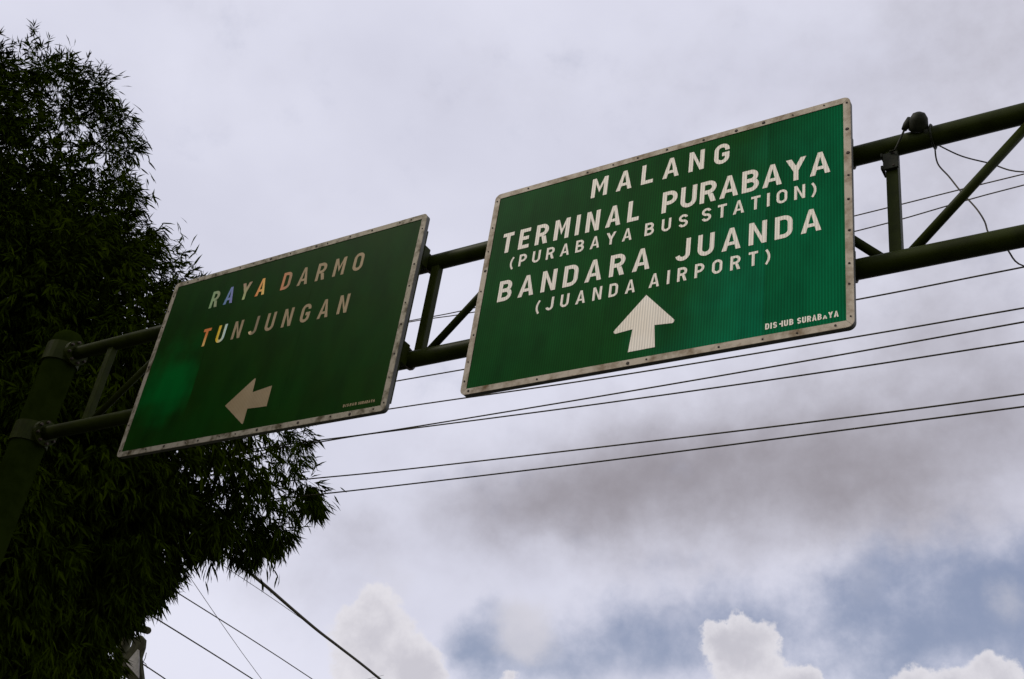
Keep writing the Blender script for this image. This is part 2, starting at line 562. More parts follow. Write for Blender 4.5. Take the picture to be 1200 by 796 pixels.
def stroke(pts, s, closed=False):
    """offset a centreline by half the stroke both sides -> list of quads (2D)"""
    P = [Vector(p) for p in pts]
    n = len(P)
    L, Rr = [], []
    for i in range(n):
        if closed:
            a, b = P[i - 1], P[(i + 1) % n]
        else:
            a, b = P[max(i - 1, 0)], P[min(i + 1, n - 1)]
        p = P[i]
        d1 = (p - a).normalized() if (p - a).length > 1e-9 else (b - p).normalized()
        d2 = (b - p).normalized() if (b - p).length > 1e-9 else d1
        n1, n2 = Vector((-d1.y, d1.x)), Vector((-d2.y, d2.x))
        m = (n1 + n2)
        m = m.normalized() if m.length > 1e-6 else n1
        k = 1.0 / max(m.dot(n1), 0.35)
        L.append(p + m * (s / 2 * k))
        Rr.append(p - m * (s / 2 * k))
    rng_ = range(n) if closed else range(n - 1)
    return [[L[i], Rr[i], Rr[(i + 1) % n], L[(i + 1) % n]] for i in rng_]


WIDTH = {'A': .72, 'B': .64, 'D': .64, 'E': .56, 'G': .64, 'H': .64, 'I': 0, 'J': .58, 'L': .54, 'M': .76, 'N': .66, 'O': .66,
         'P': .62, 'R': .64, 'S': .62, 'T': .58, 'U': .64, 'Y': .74, '(': .26, ')': .26}


def glyph(ch, s, wf):
    """list of layers; a layer is a list of 2D polygons; cap height 1"""
    w = (WIDTH[ch] * wf) if ch != 'I' else s
    h = s / 2
    r = min((w - s) / 2, 0.3)
    q = []
    if ch == 'A':
        k = 1.05 * s
        c0, c1 = 0.22, 0.22 + 0.8 * s
        ax = w / 2
        t = 0.46 * s
        ol = lambda y: (ax - t) * y                      # outer left edge
        il = lambda y: k + (ax - k) * y / (1 - 1.15 * s)   # inner left edge
        top = 1 - 1.15 * s
        q = [[[(0, 0), (k, 0), (il(c0), c0), (ol(c0), c0)],
              [(ol(c0), c0), (w - ol(c0), c0), (w - ol(c1), c1), (ol(c1), c1)],
              [(ol(c1), c1), (il(c1), c1), (ax, top), (ax - t, 1)],
              [(w - ol(c1), c1), (ax + t, 1), (ax, top), (w - il(c1), c1)],
              [(ax - t, 1), (ax, top), (ax + t, 1)],
              [(w, 0), (w - ol(c0), c0), (w - il(c0), c0), (w - k, 0)]]]
    elif ch == 'I':
        q = [[[(0, 0), (s, 0), (s, 1), (0, 1)]]]
    elif ch == 'L':
        q = [stroke([(h, 1), (h, h), (w, h)], s)]
    elif ch == 'T':
        q = [stroke([(0, 1 - h), (w, 1 - h)], s) + stroke([(w / 2, 0), (w / 2, 1 - s)], s)]
    elif ch == 'E':
        q = [stroke([(w, 1 - h), (h, 1 - h), (h, h), (w, h)], s) + stroke([(s, .52), (w * .9, .52)], s)]
    elif ch == 'H':
        q = [stroke([(h, 0), (h, 1)], s) + stroke([(w - h, 0), (w - h, 1)], s) + stroke([(s, .5), (w - s, .5)], s)]
    elif ch == 'U':
        q = [stroke([(h, 1)] + arc(h + r, h + r, r, r, 180, 360, 12)[:7] + arc(w - h - r, h + r, r, r, 270, 360, 6)[0:] + [(w - h, 1)] if w - s > 2 * r + 1e-4 else [(h, 1)] + arc(w / 2, h + r, r, r, 180, 360, 12) + [(w - h, 1)], s)]
    elif ch == 'J':
        q = [stroke([(w - h, 1)] + arc(w / 2, h + r, r, r, 0, -170, 12), s)]
    elif ch == 'N':
        k = 1.75 * s
        q = [stroke([(h, 0), (h, 1)], s) + stroke([(w - h, 0), (w - h, 1)], s) + [[(s, 1 - k), (w - s, 0), (w - s, k), (s, 1)]]]
    elif ch == 'M':
        k = 1.6 * s
        yv = 0.22
        q = [stroke([(h, 0), (h, 1)], s) + stroke([(w - h, 0), (w - h, 1)], s) +
             [[(s, 1 - k), (w / 2, yv), (w / 2, yv + k), (s, 1)], [(w - s, 1), (w / 2, yv + k), (w / 2, yv), (w - s, 1 - k)]]]
    elif ch == 'D':
        q = [stroke([(h, h), (w - h - r, h)] + arc(w - h - r, h + r, r, r, -90, 0, 6)[1:] + arc(w - h - r, 1 - h - r, r, r, 0, 90, 6) + [(h, 1 - h)], s, True)]
    elif ch == 'O':
        q = [stroke(arc(w / 2, h + r, r, r, 180, 360, 12) + arc(w / 2, 1 - h - r, r, r, 0, 180, 12), s, True)]
    elif ch in 'PR':
        yb = 0.44 if ch == 'P' else 0.48
        rr = min((1 - h - yb) / 2, w - s)
        q = [stroke([(h, yb), (w - h - rr, yb)] + arc(w - h - rr, yb + rr, rr, rr, -90, 90, 10)[1:] + [(h, 1 - h)], s, True) +
             stroke([(h, 0), (h, yb - h)], s)]
        if ch == 'R':
            x0 = w * .48
            q[0].append([(x0, yb - h), (w - 1.1 * s, 0), (w, 0), (x0 + 1.12 * s, yb - h)])
    elif ch == 'B':
        yb = 0.52
        r1 = min((yb - h) / 2, w - s)
        r2 = min((1 - h - yb) / 2, w - s)
        w2 = w * 0.95
        q = [stroke([(h, h), (w - h - r1, h)] + arc(w - h - r1, h + r1, r1, r1, -90, 90, 10)[1:] + [(h, yb)], s, True),
             stroke([(h, yb + h), (h, 1 - h), (w2 - h - r2, 1 - h)] + arc(w2 - h - r2, yb + r2, r2, r2, 90, -62, 10)[1:], s)]
    elif ch == 'G':
        q = [stroke(arc(w / 2, 1 - h - r, r, r, -8, 180, 12) + arc(w / 2, h + r, r, r, 180, 360, 12) + [(w - h, .46), (w * .52, .46)], s)]
    elif ch == 'S':
        ry = (1 - s) / 4
        q = [stroke(arc(w / 2, 1 - h - ry, r, ry, 15, 250, 14) + arc(w / 2, h + ry, r, ry, 70, -165, 14), s)]
    elif ch == 'Y':
        yn = 1 - (w / 2 - 1.15 * s) * .58 / (w / 2 - h)
        q = [stroke([(w / 2, 0), (w / 2, .42)], s) + [[(0, 1), (w / 2 - h, .42), (w / 2, yn), (1.15 * s, 1)], [(w, 1), (w - 1.15 * s, 1), (w / 2, yn), (w / 2 + h, .42)],
             [(w / 2 - h, .42), (w / 2 + h, .42), (w / 2, yn)]]]
    elif ch == '(':
        q = [stroke(arc(w + .62, .42, w + .62 - h, .80, 141, 219, 10), s * .85)]
    elif ch == ')':
        q = [stroke(arc(-.62, .42, w + .62 - h, .80, -39, 39, 10), s * .85)]
    return w, q


def glyph_mesh(ch, s, wf, cap, dep=0.0018):
    """thin cut-out letter: front face towards -Y, walls down to the sheet"""
    w, layers = glyph(ch, s, wf)
    V, F = [], []
    for li, polys in enumerate(layers):
        y = -dep - 0.0004 * li
        vm = {}
        edges = {}
        for p in polys:
            idx = []
            for c in p:
                key = (round(c[0], 5), round(c[1], 5))
                if key not in vm:
                    vm[key] = len(V)
                    V.append((c[0] * cap, y, c[1] * cap))
                if not idx or idx[-1] != vm[key]:
                    idx.append(vm[key])
            if len(idx) > 2 and idx[0] == idx[-1]:
                idx.pop()
            if len(set(idx)) < 3:
                continue
            ar = sum(V[idx[i]][0] * V[idx[(i + 1) % len(idx)]][2] - V[idx[(i + 1) % len(idx)]][0] * V[idx[i]][2] for i in range(len(idx)))
            if ar < 0:
                idx.reverse()
            F.append(tuple(idx))
            for i in range(len(idx)):
                e = (idx[i], idx[(i + 1) % len(idx)])
                edges[e] = edges.get(e, 0) + 1
        back = {}
        for (a, b) in list(edges):
            if (b, a) in edges:
                continue
            for v in (a, b):
                if v not in back:
                    back[v] = len(V)
                    V.append((V[v][0], 0.0, V[v][2]))
            F.append((b, a, back[a], back[b]))
    return w, mesh_py('letter', V, F)


GL = {}


def word(text, x0, x1, z, cap, s, wf, material, parent, sy, tints=None, skip=(), gap_weights=None):
    """spread the letters of a word evenly between x0 and x1 on a sign face; returns the letters"""
    ws = [glyph(c, s, wf)[0] * cap for c in text]
    gap = (x1 - x0 - sum(ws)) / max(len(text) - 1, 1)
    x = x0
    out = []
    for i, c in enumerate(text):
        m = tints.get(i, material) if tints else material
        key = (c, round(s, 4), round(wf, 4), round(cap, 4), m.name)
        if key not in GL:
            GL[key] = glyph_mesh(c, s, wf, cap)[1]
            GL[key].materials.append(m)
        if i not in skip:
            o = link('letter', GL[key], None, parent)
            o.location = (x, sy, z)
            out.append(o)
        x += ws[i] + gap
    return out


# ------------------------------------------------------------------ signs
def rounded(w, h, r, inset=0.0, n=6):
    pts = []
    for cx, cz, a0 in ((w - r, r, -90), (w - r, h - r, 0), (r, h - r, 90), (r, r, 180)):
        pts += arc(cx, cz, r - inset, r - inset, a0, a0 + 90, n)
    return pts


def prism(name, outline, y0, y1, material, parent, mats=None):
    """extrude an XZ outline from y0 (front) to y1 (back)"""
    n = len(outline)
    V = [(x, y0, z) for x, z in outline] + [(x, y1, z) for x, z in outline]
    F = [tuple(range(n)), tuple(range(2 * n - 1, n - 1, -1))] + [(i, n + i, n + (i + 1) % n, (i + 1) % n) for i in range(n)]
    return link(name, mesh_py(name, V, F), material, parent)


bolt_me = None
bm = bmesh.new()
bmesh.ops.create_cone(bm, cap_ends=True, segments=8, radius1=0.0095, radius2=0.006, depth=0.006, matrix=Matrix.Rotation(math.radians(90), 4, 'X'))
bolt_me = bm_mesh('bolt', bm)
bolt_me.materials.append(M['bolt'])


def make_sign(x, z, w, h, green, border, bw, rad, seams, tilt=0.0):
    """road sign standing at its lower left corner; local x along the sign, face towards -Y"""
    root = empty('road_sign', (x, 6.0, z))
    root.rotation_euler = (0, 0, tilt)
    prism('panel', rounded(w, h, rad, 0.002), 0.004, 0.045, M['alu_back'], root)
    xs = [bw * 0.5] + seams + [w - bw * 0.5]
    for i, (a, b) in enumerate(zip(xs, xs[1:])):
        g_ = green[i % len(green)]
        prism('sheeting_strip', [(a + (0.0006 if i else 0), bw * .5), (b - 0.0006, bw * .5), (b - 0.0006, h - bw * .5), (a + (0.0006 if i else 0), h - bw * .5)], 0.0, 0.0039, g_, root)
    # four border strips meeting in rounded mitred corners
    k = 6
    def corner(cx, cz, a0, a1):
        return arc(cx, cz, rad, rad, a0, a1, k // 2)
    i_ = 0.0012
    strips = [
        [(bw + i_, bw), (rad * .292 + i_, rad * .292)][::-1] and
        corner(rad, rad, 226, 270) + corner(w - rad, rad, 270, 314) + [(w - bw - i_, bw), (bw + i_, bw)],
        corner(w - rad, rad, 316, 360) + corner(w - rad, h - rad, 0, 44) + [(w - bw, h - bw - i_), (w - bw, bw + i_)],
        corner(w - rad, h - rad, 46, 90) + corner(rad, h - rad, 90, 134) + [(bw + i_, h - bw), (w - bw - i_, h - bw)],
        corner(rad, h - rad, 136, 180) + corner(rad, rad, 180, 224) + [(bw, bw + i_), (bw, h - bw - i_)]]
    for j, ol in enumerate(strips):
        # slightly ragged inner edge, as torn edging tape
        st = prism('border_strip', ol, -0.004, 0.0035, border, root)
        L = w if j % 2 == 0 else h
        nb = int(L / (0.235 if j % 2 == 0 else 0.21))
        for q in range(nb):
            if random.random() < 0.1:
                continue
            t = (q + 0.5 + random.uniform(-.28, .28)) / nb * L
            o_ = bw * random.uniform(0.42, 0.6)
            b = link('bolt', bolt_me, None, st)
            b.location = ((t, -0.006, o_), (w - o_, -0.006, t), (t, -0.006, h - o_), (o_, -0.006, t))[j]
            b.rotation_euler = (0, random.uniform(0, 3), 0)
            sc = random.choice((0.75, 0.9, 1.0, 1.0, 1.2, 1.6))
            b.scale = (sc, 1, sc)
    # upright rails on the back, clamped on the chords
    nr = 4
    for q in range(nr):
        rx = 0.07 + (w - 0.14) * q / (nr - 1)
        rail = box('back_rail', (rx - 0.03, 0.0455, 0.12), (rx + 0.03, 0.105, h - 0.12), M['steel'], root, 0.004)
        for zc in (ZB, ZT):
            bm = bmesh.new()
            add_box(bm, (rx - 0.035, 0.095, zc - z - 0.10), (rx + 0.035, 0.175, zc - z + 0.10), 0.004)
            link('clamp', bm_mesh('clamp', bm), M['steel'], rail)
            ring = [(rx, 0.24 + 0.082 * math.cos(a), zc - z + 0.082 * math.sin(a)) for a in [math.pi * t / 8 - math.pi / 2 for t in range(9)]]
            ring = [(rx, 0.16, zc - z - 0.082)] + ring + [(rx, 0.16, zc - z + 0.082)]
            u = tube('u_bolt', ring, 0.010, M['bolt'], rail, 6)
    return root


S2W, S2H, S1W, S1H = 3.018, 1.941, 3.205, 1.974
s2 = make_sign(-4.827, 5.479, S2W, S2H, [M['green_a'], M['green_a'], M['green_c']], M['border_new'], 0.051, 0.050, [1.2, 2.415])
tag(s2, 'green road sign listing MALANG, TERMINAL PURABAYA and BANDARA JUANDA, upward white arrow', 'road sign', 'green direction signs on the gantry')
LN, SY = M['letter_new'], 0.0
B, C = 0.178, 0.168        # strokes of the big and the small words
word('MALANG', 0.948, 2.113, 1.628, 0.192, B, .98, LN, s2, SY)
word('TERMINAL', 0.155, 1.398, 1.290, 0.200, B, .90, LN, s2, SY)
word('PURABAYA', 1.589, 2.871, 1.293, 0.200, B, 1.0, LN, s2, SY)
word('(PURABAYA', 0.264, 1.356, 1.117, 0.115, C, .98, LN, s2, SY)
word('BUS', 1.463, 1.812, 1.117, 0.117, C, 1.0, LN, s2, SY)
word('STATION)', 1.922, 2.774, 1.119, 0.120, C, .98, LN, s2, SY)
word('BANDARA', 0.200, 1.530, 0.808, 0.198, B, 1.0, LN, s2, SY)
word('JUANDA', 1.733, 2.807, 0.811, 0.193, B, 1.02, LN, s2, SY)
word('(JUANDA', 0.579, 1.428, 0.625, 0.118, C, .96, LN, s2, SY)
word('AIRPORT)', 1.538, 2.453, 0.632, 0.120, C, .96, LN, s2, SY)
word('DIS', 2.430, 2.510, 0.094, 0.046, .2, .92, LN, s2, SY)
word('UB', 2.558, 2.621, 0.094, 0.046, .2, .92, LN, s2, SY)
# the H has lost its left stem
hm = mesh_py('letter', [(0, -.0018, .018), (.014, -.0018, .018), (.014, -.0018, 0), (.025, -.0018, 0), (.025, -.0018, .046), (.014, -.0018, .046), (.014, -.0018, .029), (0, -.0018, .029)],
             [(0, 1, 6, 7), (1, 2, 3, 4, 5, 6)])
o = link('letter', hm, LN, s2); o.location = (2.526, SY, .094)
sb = word('SURABAYA', 2.647, 2.917, 0.093, 0.046, .2, .88, LN, s2, SY)
sb[5].scale = (1, 1, 0.6)                    # worn A, its top has flaked away
AR2 = [(1.526, .576), (1.757, .322), (1.764, .312), (1.760, .295), (1.748, .289), (1.612, .302), (1.629, .117), (1.420, .115), (1.440, .303), (1.305, .291), (1.292, .298), (1.288, .312), (1.296, .324)]
AR1 = [(1.303, .345), (1.585, .575), (1.596, .578), (1.602, .568), (1.611, .432), (1.836, .462), (1.840, .255), (1.605, .268), (1.604, .126), (1.598, .117), (1.588, .122)]


def arrow(pts, material, parent):
    tris = tessellate_polygon([[Vector((x, 0, z)) for x, z in pts]])
    n = len(pts)
    V = [(x, -0.0018, z) for x, z in pts] + [(x, 0, z) for x, z in pts]
    F = []
    for t in tris:
        a, b, c = [Vector(V[i]) for i in t]
        F.append(tuple(t) if (b - a).cross(c - a).y < 0 else tuple(t)[::-1])
    F += [(i, (i + 1) % n, n + (i + 1) % n, n + i) for i in range(n)]
    me = mesh_py('arrow', V, F)
    bm = bmesh.new(); bm.from_mesh(me); bmesh.ops.recalc_face_normals(bm, faces=bm.faces); bm.to_mesh(me); bm.free()
    return link('arrow', me, material, parent)


arrow(AR2, LN, s2)['label'] = 'white arrow pointing straight up'

s1 = make_sign(-8.757, 5.466, S1W, S1H, [M['green_sheen_patch'], M['green_old_shaded'], M['green_old_shaded']], M['border_old'], 0.052, 0.042, [0.78, 2.0])
tag(s1, 'darker green road sign reading RAYA DARMO TUNJUNGAN with iridescent letters and left-pointing arrow', 'road sign', 'green direction signs on the gantry')
LO = M['letter_old_shaded']


def tint(name, c, c2=None, axis='X', lo=0, hi=.12):
    """iridescent sun glint of prismatic film, painted as base colour: one hue running into another"""
    m = mat(name, c, 0.5, 0, 0.08, 0.25, 30)
    if c2:
        nt = m.node_tree
        p = nt.nodes['Principled BSDF']
        t = nt.nodes.new('ShaderNodeTexCoord')
        s = nt.nodes.new('ShaderNodeSeparateXYZ')
        nt.links.new(t.outputs['Object'], s.inputs[0])
        mr = nt.nodes.new('ShaderNodeMapRange')
        mr.inputs[1].default_value = lo
        mr.inputs[2].default_value = hi
        nt.links.new(s.outputs[axis], mr.inputs[0])
        mx = nt.nodes.new('ShaderNodeMix'); mx.data_type = 'RGBA'
        mx.inputs[6].default_value = (*c, 1)
        mx.inputs[7].default_value = (*c2, 1)
        nt.links.new(mr.outputs[0], mx.inputs[0])
        nt.links.new(mx.outputs[2], p.inputs['Base Color'])
    return m


T_ = {'g': tint('film_glint_pale_green', (.30, .46, .20), (.36, .36, .20)), 'b': tint('film_glint_blue', (.16, .30, .46), (.30, .27, .55), 'X', 0, .14), 'y': tint('film_glint_pale_yellow', (.45, .52, .20), (.42, .27, .17), 'Z', 0, .2),
      'o': tint('film_glint_orange', (.80, .25, .07), (.90, .62, .16)), 'p': tint('film_glint_peach', (.62, .25, .10), (.36, .24, .13)),
      'o2': tint('film_glint_deep_orange', (.90, .55, .15), (.80, .24, .06), 'Z', 0.02, .14), 'yw': tint('film_glint_yellow_white', (.90, .58, .03), (.62, .85, .75), 'X', 0.02, .11),
      'j': tint('film_glint_hook', (.88, .66, .34), (.29, .225, .125), 'X', .01, .05)}
word('RAYA', 0.634, 1.373, 1.531, 0.198, .165, .84, LO, s1, SY, {0: T_['g'], 1: T_['b'], 2: T_['y'], 3: T_['o']})
word('DARMO', 1.581, 2.565, 1.525, 0.198, .165, .88, LO, s1, SY, {0: T_['p']})
word('TUNJUNGAN', 0.680, 2.510, 1.081, 0.200, .16, .86, LO, s1, SY, {0: T_['o2'], 1: T_['yw'], 3: T_['j']})
word('DISHUB', 2.744, 2.888, 0.100, 0.026, .22, 1.0, LO, s1, SY)
word('SURABAYA', 2.905, 3.078, 0.099, 0.026, .22, 1.0, LO, s1, SY)
arrow(AR1, LO, s1)['label'] = 'aged white arrow pointing left, darkened by painted shade'

# ------------------------------------------------------------------ lamp on the gantry
lx = NODE0 + 2 * PANEL
fl = empty('spot_lamp', (lx, GY - 0.06, 6.93))
tag(fl, 'small round dark spot lamp on a thin arm clamped to the truss', 'spot lamp')
LY = -0.03


def lp(p):       # world -> local of the lamp
    return (p[0] - lx, p[1] - (GY - 0.06), p[2] - 6.93)


bm = bmesh.new()
add_box(bm, (-0.052, -0.002, -0.10), (0.052, 0.018, 0.04), 0.004)
for dz in (-0.075, 0.035):
    add_box(bm, (-0.068, -0.002, dz - 0.016), (-0.0525, 0.10, dz + 0.016), 0.003)
link('clamp_bracket', bm_mesh('clamp_bracket', bm), M['lamp'], fl)
for dz in (-0.08, 0.03):
    b = link('bolt', bolt_me, None, fl)
    b.location = (0.02, -0.005, dz)
pA = on_y(1049, 176, GY - 0.09); pB = on_y(1060, 152, GY - 0.10); pC = on_y(1076.5, 142.3, GY - 0.10)
tube('arm', [lp((lx + 0.0, GY - 0.07, 6.97)), lp(pA), lp(pB)], 0.0075, M['lamp'], fl, 8)
k0 = Vector(lp(on_y(1059.5, 152, GY - 0.10))); k1 = Vector(lp(on_y(1066.5, 139.5, GY - 0.10)))
tube('knuckle', [k0, k0.lerp(k1, .5), k1], [0.020, 0.027, 0.024], M['lamp'], fl, 10)
pc = Vector(lp(pC))
ax = Vector((-0.25, 0.75, -0.55)).normalized()
bm = bmesh.new()
add_tube(bm, [pc - ax * .065, pc - ax * .055, pc - ax * .02, pc + ax * .03, pc + ax * .055, pc + ax * .06], [0.015, 0.040, 0.060, 0.065, 0.067, 0.063], 24)
me = bm_mesh('lamp_head', bm)
for p in me.polygons: p.use_smooth = len(p.vertices) == 4
lh = link('lamp_head', me, M['lamp'], fl)
tube('lens', [pc + ax * .0605, pc + ax * .068], [0.058, 0.050], M['lens'], fl, 24)
tube('visor', [pc + ax * .05 + Vector((.05, 0, -.03)), pc + ax * .08 + Vector((.055, 0, -.055))], [0.03, 0.028], M['lamp'], fl, 12)

# ------------------------------------------------------------------ overhead cables
def cable(pts, r, material, label, cat='cable', group=None, n=6):
    base = Vector(pts[0])
    o = tube('overhead_cable', [Vector(p) - base for p in pts], r, material, None, n)
    o.location = base
    tag(o, label, cat, group)
    return o


def smooth_pts(P, per=6):
    """centripetal spline through the points (no overshoot on uneven spacing)"""
    P = [Vector(p) for p in P]
    P = [P[0] * 2 - P[1]] + P + [P[-1] * 2 - P[-2]]
    out = []
    for i in range(1, len(P) - 2):
        p0, p1, p2, p3 = P[i - 1:i + 3]
        t0 = 0.0
        t1 = t0 + (p1 - p0).length ** 0.5
        t2 = t1 + (p2 - p1).length ** 0.5
        t3 = t2 + (p3 - p2).length ** 0.5
        for j in range(per):
            t = t1 + (t2 - t1) * j / per
            a1 = p0 * ((t1 - t) / (t1 - t0)) + p1 * ((t - t0) / (t1 - t0))
            a2 = p1 * ((t2 - t) / (t2 - t1)) + p2 * ((t - t1) / (t2 - t1))
            a3 = p2 * ((t3 - t) / (t3 - t2)) + p3 * ((t - t2) / (t3 - t2))
            b1 = a1 * ((t2 - t) / (t2 - t0)) + a2 * ((t - t0) / (t2 - t0))
            b2 = a2 * ((t3 - t) / (t3 - t1)) + a3 * ((t - t1) / (t3 - t1))
            out.append(b1 * ((t2 - t) / (t2 - t1)) + b2 * ((t - t1) / (t2 - t1)))
    out.append(P[-2])
    return out


WY = 12.0
PXL, PXR = -19.2, 12.0
CROSS = {
    'thin upper grey cable behind the truss, higher of a pair': ([(476, 376.9), (538, 365), (1000, 253.5), (1199, 204.3)], .0085, 11.10, 11.32),
    'thin grey cable behind the truss, lower of the pair': ([(476, 378.2), (555, 366), (1005, 270.5), (1199, 217.2)], .0085, 11.12, 11.15),
    'black cable running just below the bottom chord, passing behind the larger-lettered sign': ([(461, 447.3), (542, 433.3), (1002.6, 351.5), (1200, 313)], .0105, 9.99, 9.95),
    'black cable skimming the bottom edges of both signs': ([(452.6, 480), (700, 444), (980, 398.7), (1200, 361)], .0105, 9.60, 9.42),
    'black cable crossing another beside the bamboo, running above it under the spot lamp': ([(354.7, 518.5), (420, 510.2), (464.7, 503.6), (700, 465), (980, 416.8), (1200, 377.4)], .0105, 9.20, 9.30),
    'black cable crossing another beside the bamboo, running below it under the spot lamp': ([(358, 520.7), (420, 510.6), (464.7, 504.6), (700, 473.7), (980, 434), (1200, 400)], .0105, 9.22, 8.90),
    'black cable in the lowest parallel pair, upper of the two': ([(369, 560.7), (440, 553.9), (700, 524.5), (980, 491), (1200, 462)], .0105, 8.62, 8.30),
    'black cable in the lowest parallel pair, lower of the two': ([(391, 577.5), (440, 572), (700, 541.3), (1020, 500), (1200, 476.6)], .0105, 8.28, 8.12)}
for i, (lab, (px_, r, zl, zr)) in enumerate(CROSS.items()):
    Y = WY + (0.05 if i % 2 else -0.05)
    P = [on_y(x, y, Y) for x, y in px_]
    P = [(PXL, Y, zl)] + P + [(PXR, Y, zr)]
    cable(smooth_pts(P), r, M['cable_thin'] if i < 2 else M['cable'], lab, 'cable', 'cables crossing behind the gantry')

# two loose leads hanging from the top chord
lead = [(1095, 168), (1098.8, 191.5), (1112, 207), (1126.7, 225.4), (1145, 245.6), (1154, 260), (1159, 274), (1179, 291), (1200, 312)]
P = [on_y(x, y, GY + 0.10) for x, y in lead]
cable(smooth_pts(P + [np.array([0.6, GY + .1, 5.75]), np.array([3.5, GY + .1, 5.6]), np.array([XR, GY + .19, 5.9])]), 0.0055, M['cable_thin'],
      'thin crinkled lead dangling from the top chord down past the bottom chord', 'cable')
lead = [(1095, 168), (1126.7, 183), (1159.7, 191.5), (1200, 201.6)]
P = [on_y(x, y, GY + 0.115) for x, y in lead]
cable(smooth_pts(P + [np.array([1.5, GY + .115, 6.5]), np.array([XR, GY + .19, 6.62])]), 0.005, M['cable_thin'],
      'thin lead drooping from the top chord away over the diagonal brace', 'cable')
hk = on_y(1094, 170, GY)
bm = bmesh.new()
add_tube(bm, [(hk[0], GY + 0.085 * math.cos(a), ZT + 0.085 * math.sin(a)) for a in [2 * math.pi * t / 16 for t in range(17)]], 0.008, 6)
gp('cable_tie', link('cable_tie', bm_mesh('cable_tie', bm), M['lamp']))

# ------------------------------------------------------------------ utility poles
def pole(x, y, h, label, arms, material, group=None, r=0.13):
    root = empty('utility_pole', (x, y, 0))
    tag(root, label, 'utility pole', group)
    tube('pole_shaft', [(0, 0, -0.1), (0, 0, h * .5), (0, 0, h)], [r, r * .88, r * .75], material, root, 16)
    for z, x0, x1, along in arms:
        if along == 'y':
            a = box('crossarm', (-0.17, x0, z - .05), (-0.08, x1, z + .05), M['wood'], root, 0.006)
        else:
            a = box('crossarm', (x0, -0.17, z - .05), (x1, -0.08, z + .05), M['wood'], root, 0.006)
        for t in (0.06, 0.94):
            c = (x0 + (x1 - x0) * t)
            p = (-0.125, c) if along == 'y' else (c, -0.125)
            tube('insulator', [(p[0], p[1], z + .04), (p[0], p[1], z + .08), (p[0], p[1], z + .10), (p[0], p[1], z + .14)], [.02, .045, .03, .02], M['porcelain'], a, 10)
    return root


pole(PXL - 0.14, WY, 11.9, 'tall concrete pole hidden behind the bamboo carrying the crossing cables', [(11.05, -.9, .9, 'y'), (9.1, -.9, .9, 'y')], M['concrete'])
pole(PXR + 0.14, WY, 11.9, 'tall concrete pole beyond the gantry carrying the crossing cables', [(11.05, -.9, .9, 'y'), (9.1, -.9, .9, 'y')], M['concrete'])

# low pole seen under the bamboo: stub crossarm, grey gusset plate
PY = 12.3
pa = on_y(150, 742, PY)
lowp = empty('cable_pole', (pa[0], PY, 0))
tag(lowp, 'weathered pole under the bamboo with stub arm and pale grey triangular plate', 'pole')


def lq(x, y, dy=0.0):
    p = on_y(x, y, PY + dy)
    return Vector((p[0] - pa[0], dy, p[2]))


tube('pole_shaft', [(0, 0, -0.1), (0, 0, 4), (0, 0, 8.6)], [.12, .11, .09], M['wood'], lowp, 14)
q0, q1 = lq(150, 732), lq(174.5, 739.5)
d = (q1 - q0).normalized()
tube('stub_arm', [q0 - d * .2, q0, q1 - d * .02, q1], [.07, .075, .06, .05], M['wood'], lowp, 10)
bmk = [(166, 745), (170.3, 750), (169.5, 759), (165.7, 771), (166.5, 780), (168.5, 797), (152, 797), (140, 790), (147, 770), (155, 758), (158, 748)]
pts = [lq(*c, -0.16) for c in bmk]
prism('bracket_board', [(p.x, p.z) for p in pts], -0.19, -0.13, M['wood'], lowp)
pl_ = [lq(161.5, 761, -0.2), lq(163.3, 762.5, -.2), lq(163.0, 795, -.2), lq(147.8, 777.5, -.2)]
prism('gusset_plate', [(p.x, p.z) for p in pl_], -0.205, -0.192, M['plate'], lowp)
for a_, b_ in (((166.5, 779), (171.5, 765)), ((167, 775), (172.5, 783))):
    tube('wire_tail', [lq(*a_, -.15), (lq(*a_, -.15) + lq(*b_, -.15)) / 2 + Vector((.02, 0, .01)), lq(*b_, -.15)], .006, M['cable'], lowp, 5)

# street cables running away along the verge
U = np.array([-0.37, 0.93, 0.0])
ANG = ray(880, 1150)
U = ANG / np.linalg.norm(ANG)


def street(p0, p1, Y0, r, label, bends=(), back=22.0, ahead=70.0, material='cable', zend=None):
    """straight cable through two pixels, its direction close to the road's"""
    A = on_y(*p0, Y0)
    # choose the depth of the second point so that the cable keeps the street direction in plan
    d = ray(*p1)
    hx, hy = U[0], U[1]
    det = d[0] * hy - d[1] * hx
    k = ((A[0] - CAM[0]) * hy - (A[1] - CAM[1]) * hx) / det
    Bp = CAM + d * k
    u = (Bp - A) / np.linalg.norm((Bp - A)[:2])
    pts = [np.array([pa[0] + 0.09, PY + 0.05, A[2] + 0.12]), A - u * 1.6, A - u * 0.5, A]
    for bx, by in bends:
        db = ray(bx, by)
        det = db[0] * hy - db[1] * hx
        kb = ((A[0] - CAM[0]) * hy - (A[1] - CAM[1]) * hx) / det
        pts.append(CAM + db * kb)
    pts.append(Bp)
    far = Bp + u * ahead
    far[2] = zend if zend else max(far[2], Bp[2] + 0.6)
    mid = (Bp + far) / 2
    mid[2] = min(Bp[2] + u[2] * ahead * .35, (Bp[2] + far[2]) / 2)
    pts += [mid, far]
    cable(smooth_pts(pts, 5), r, M[material], label, 'cable', 'cables running away along the street')
    return far


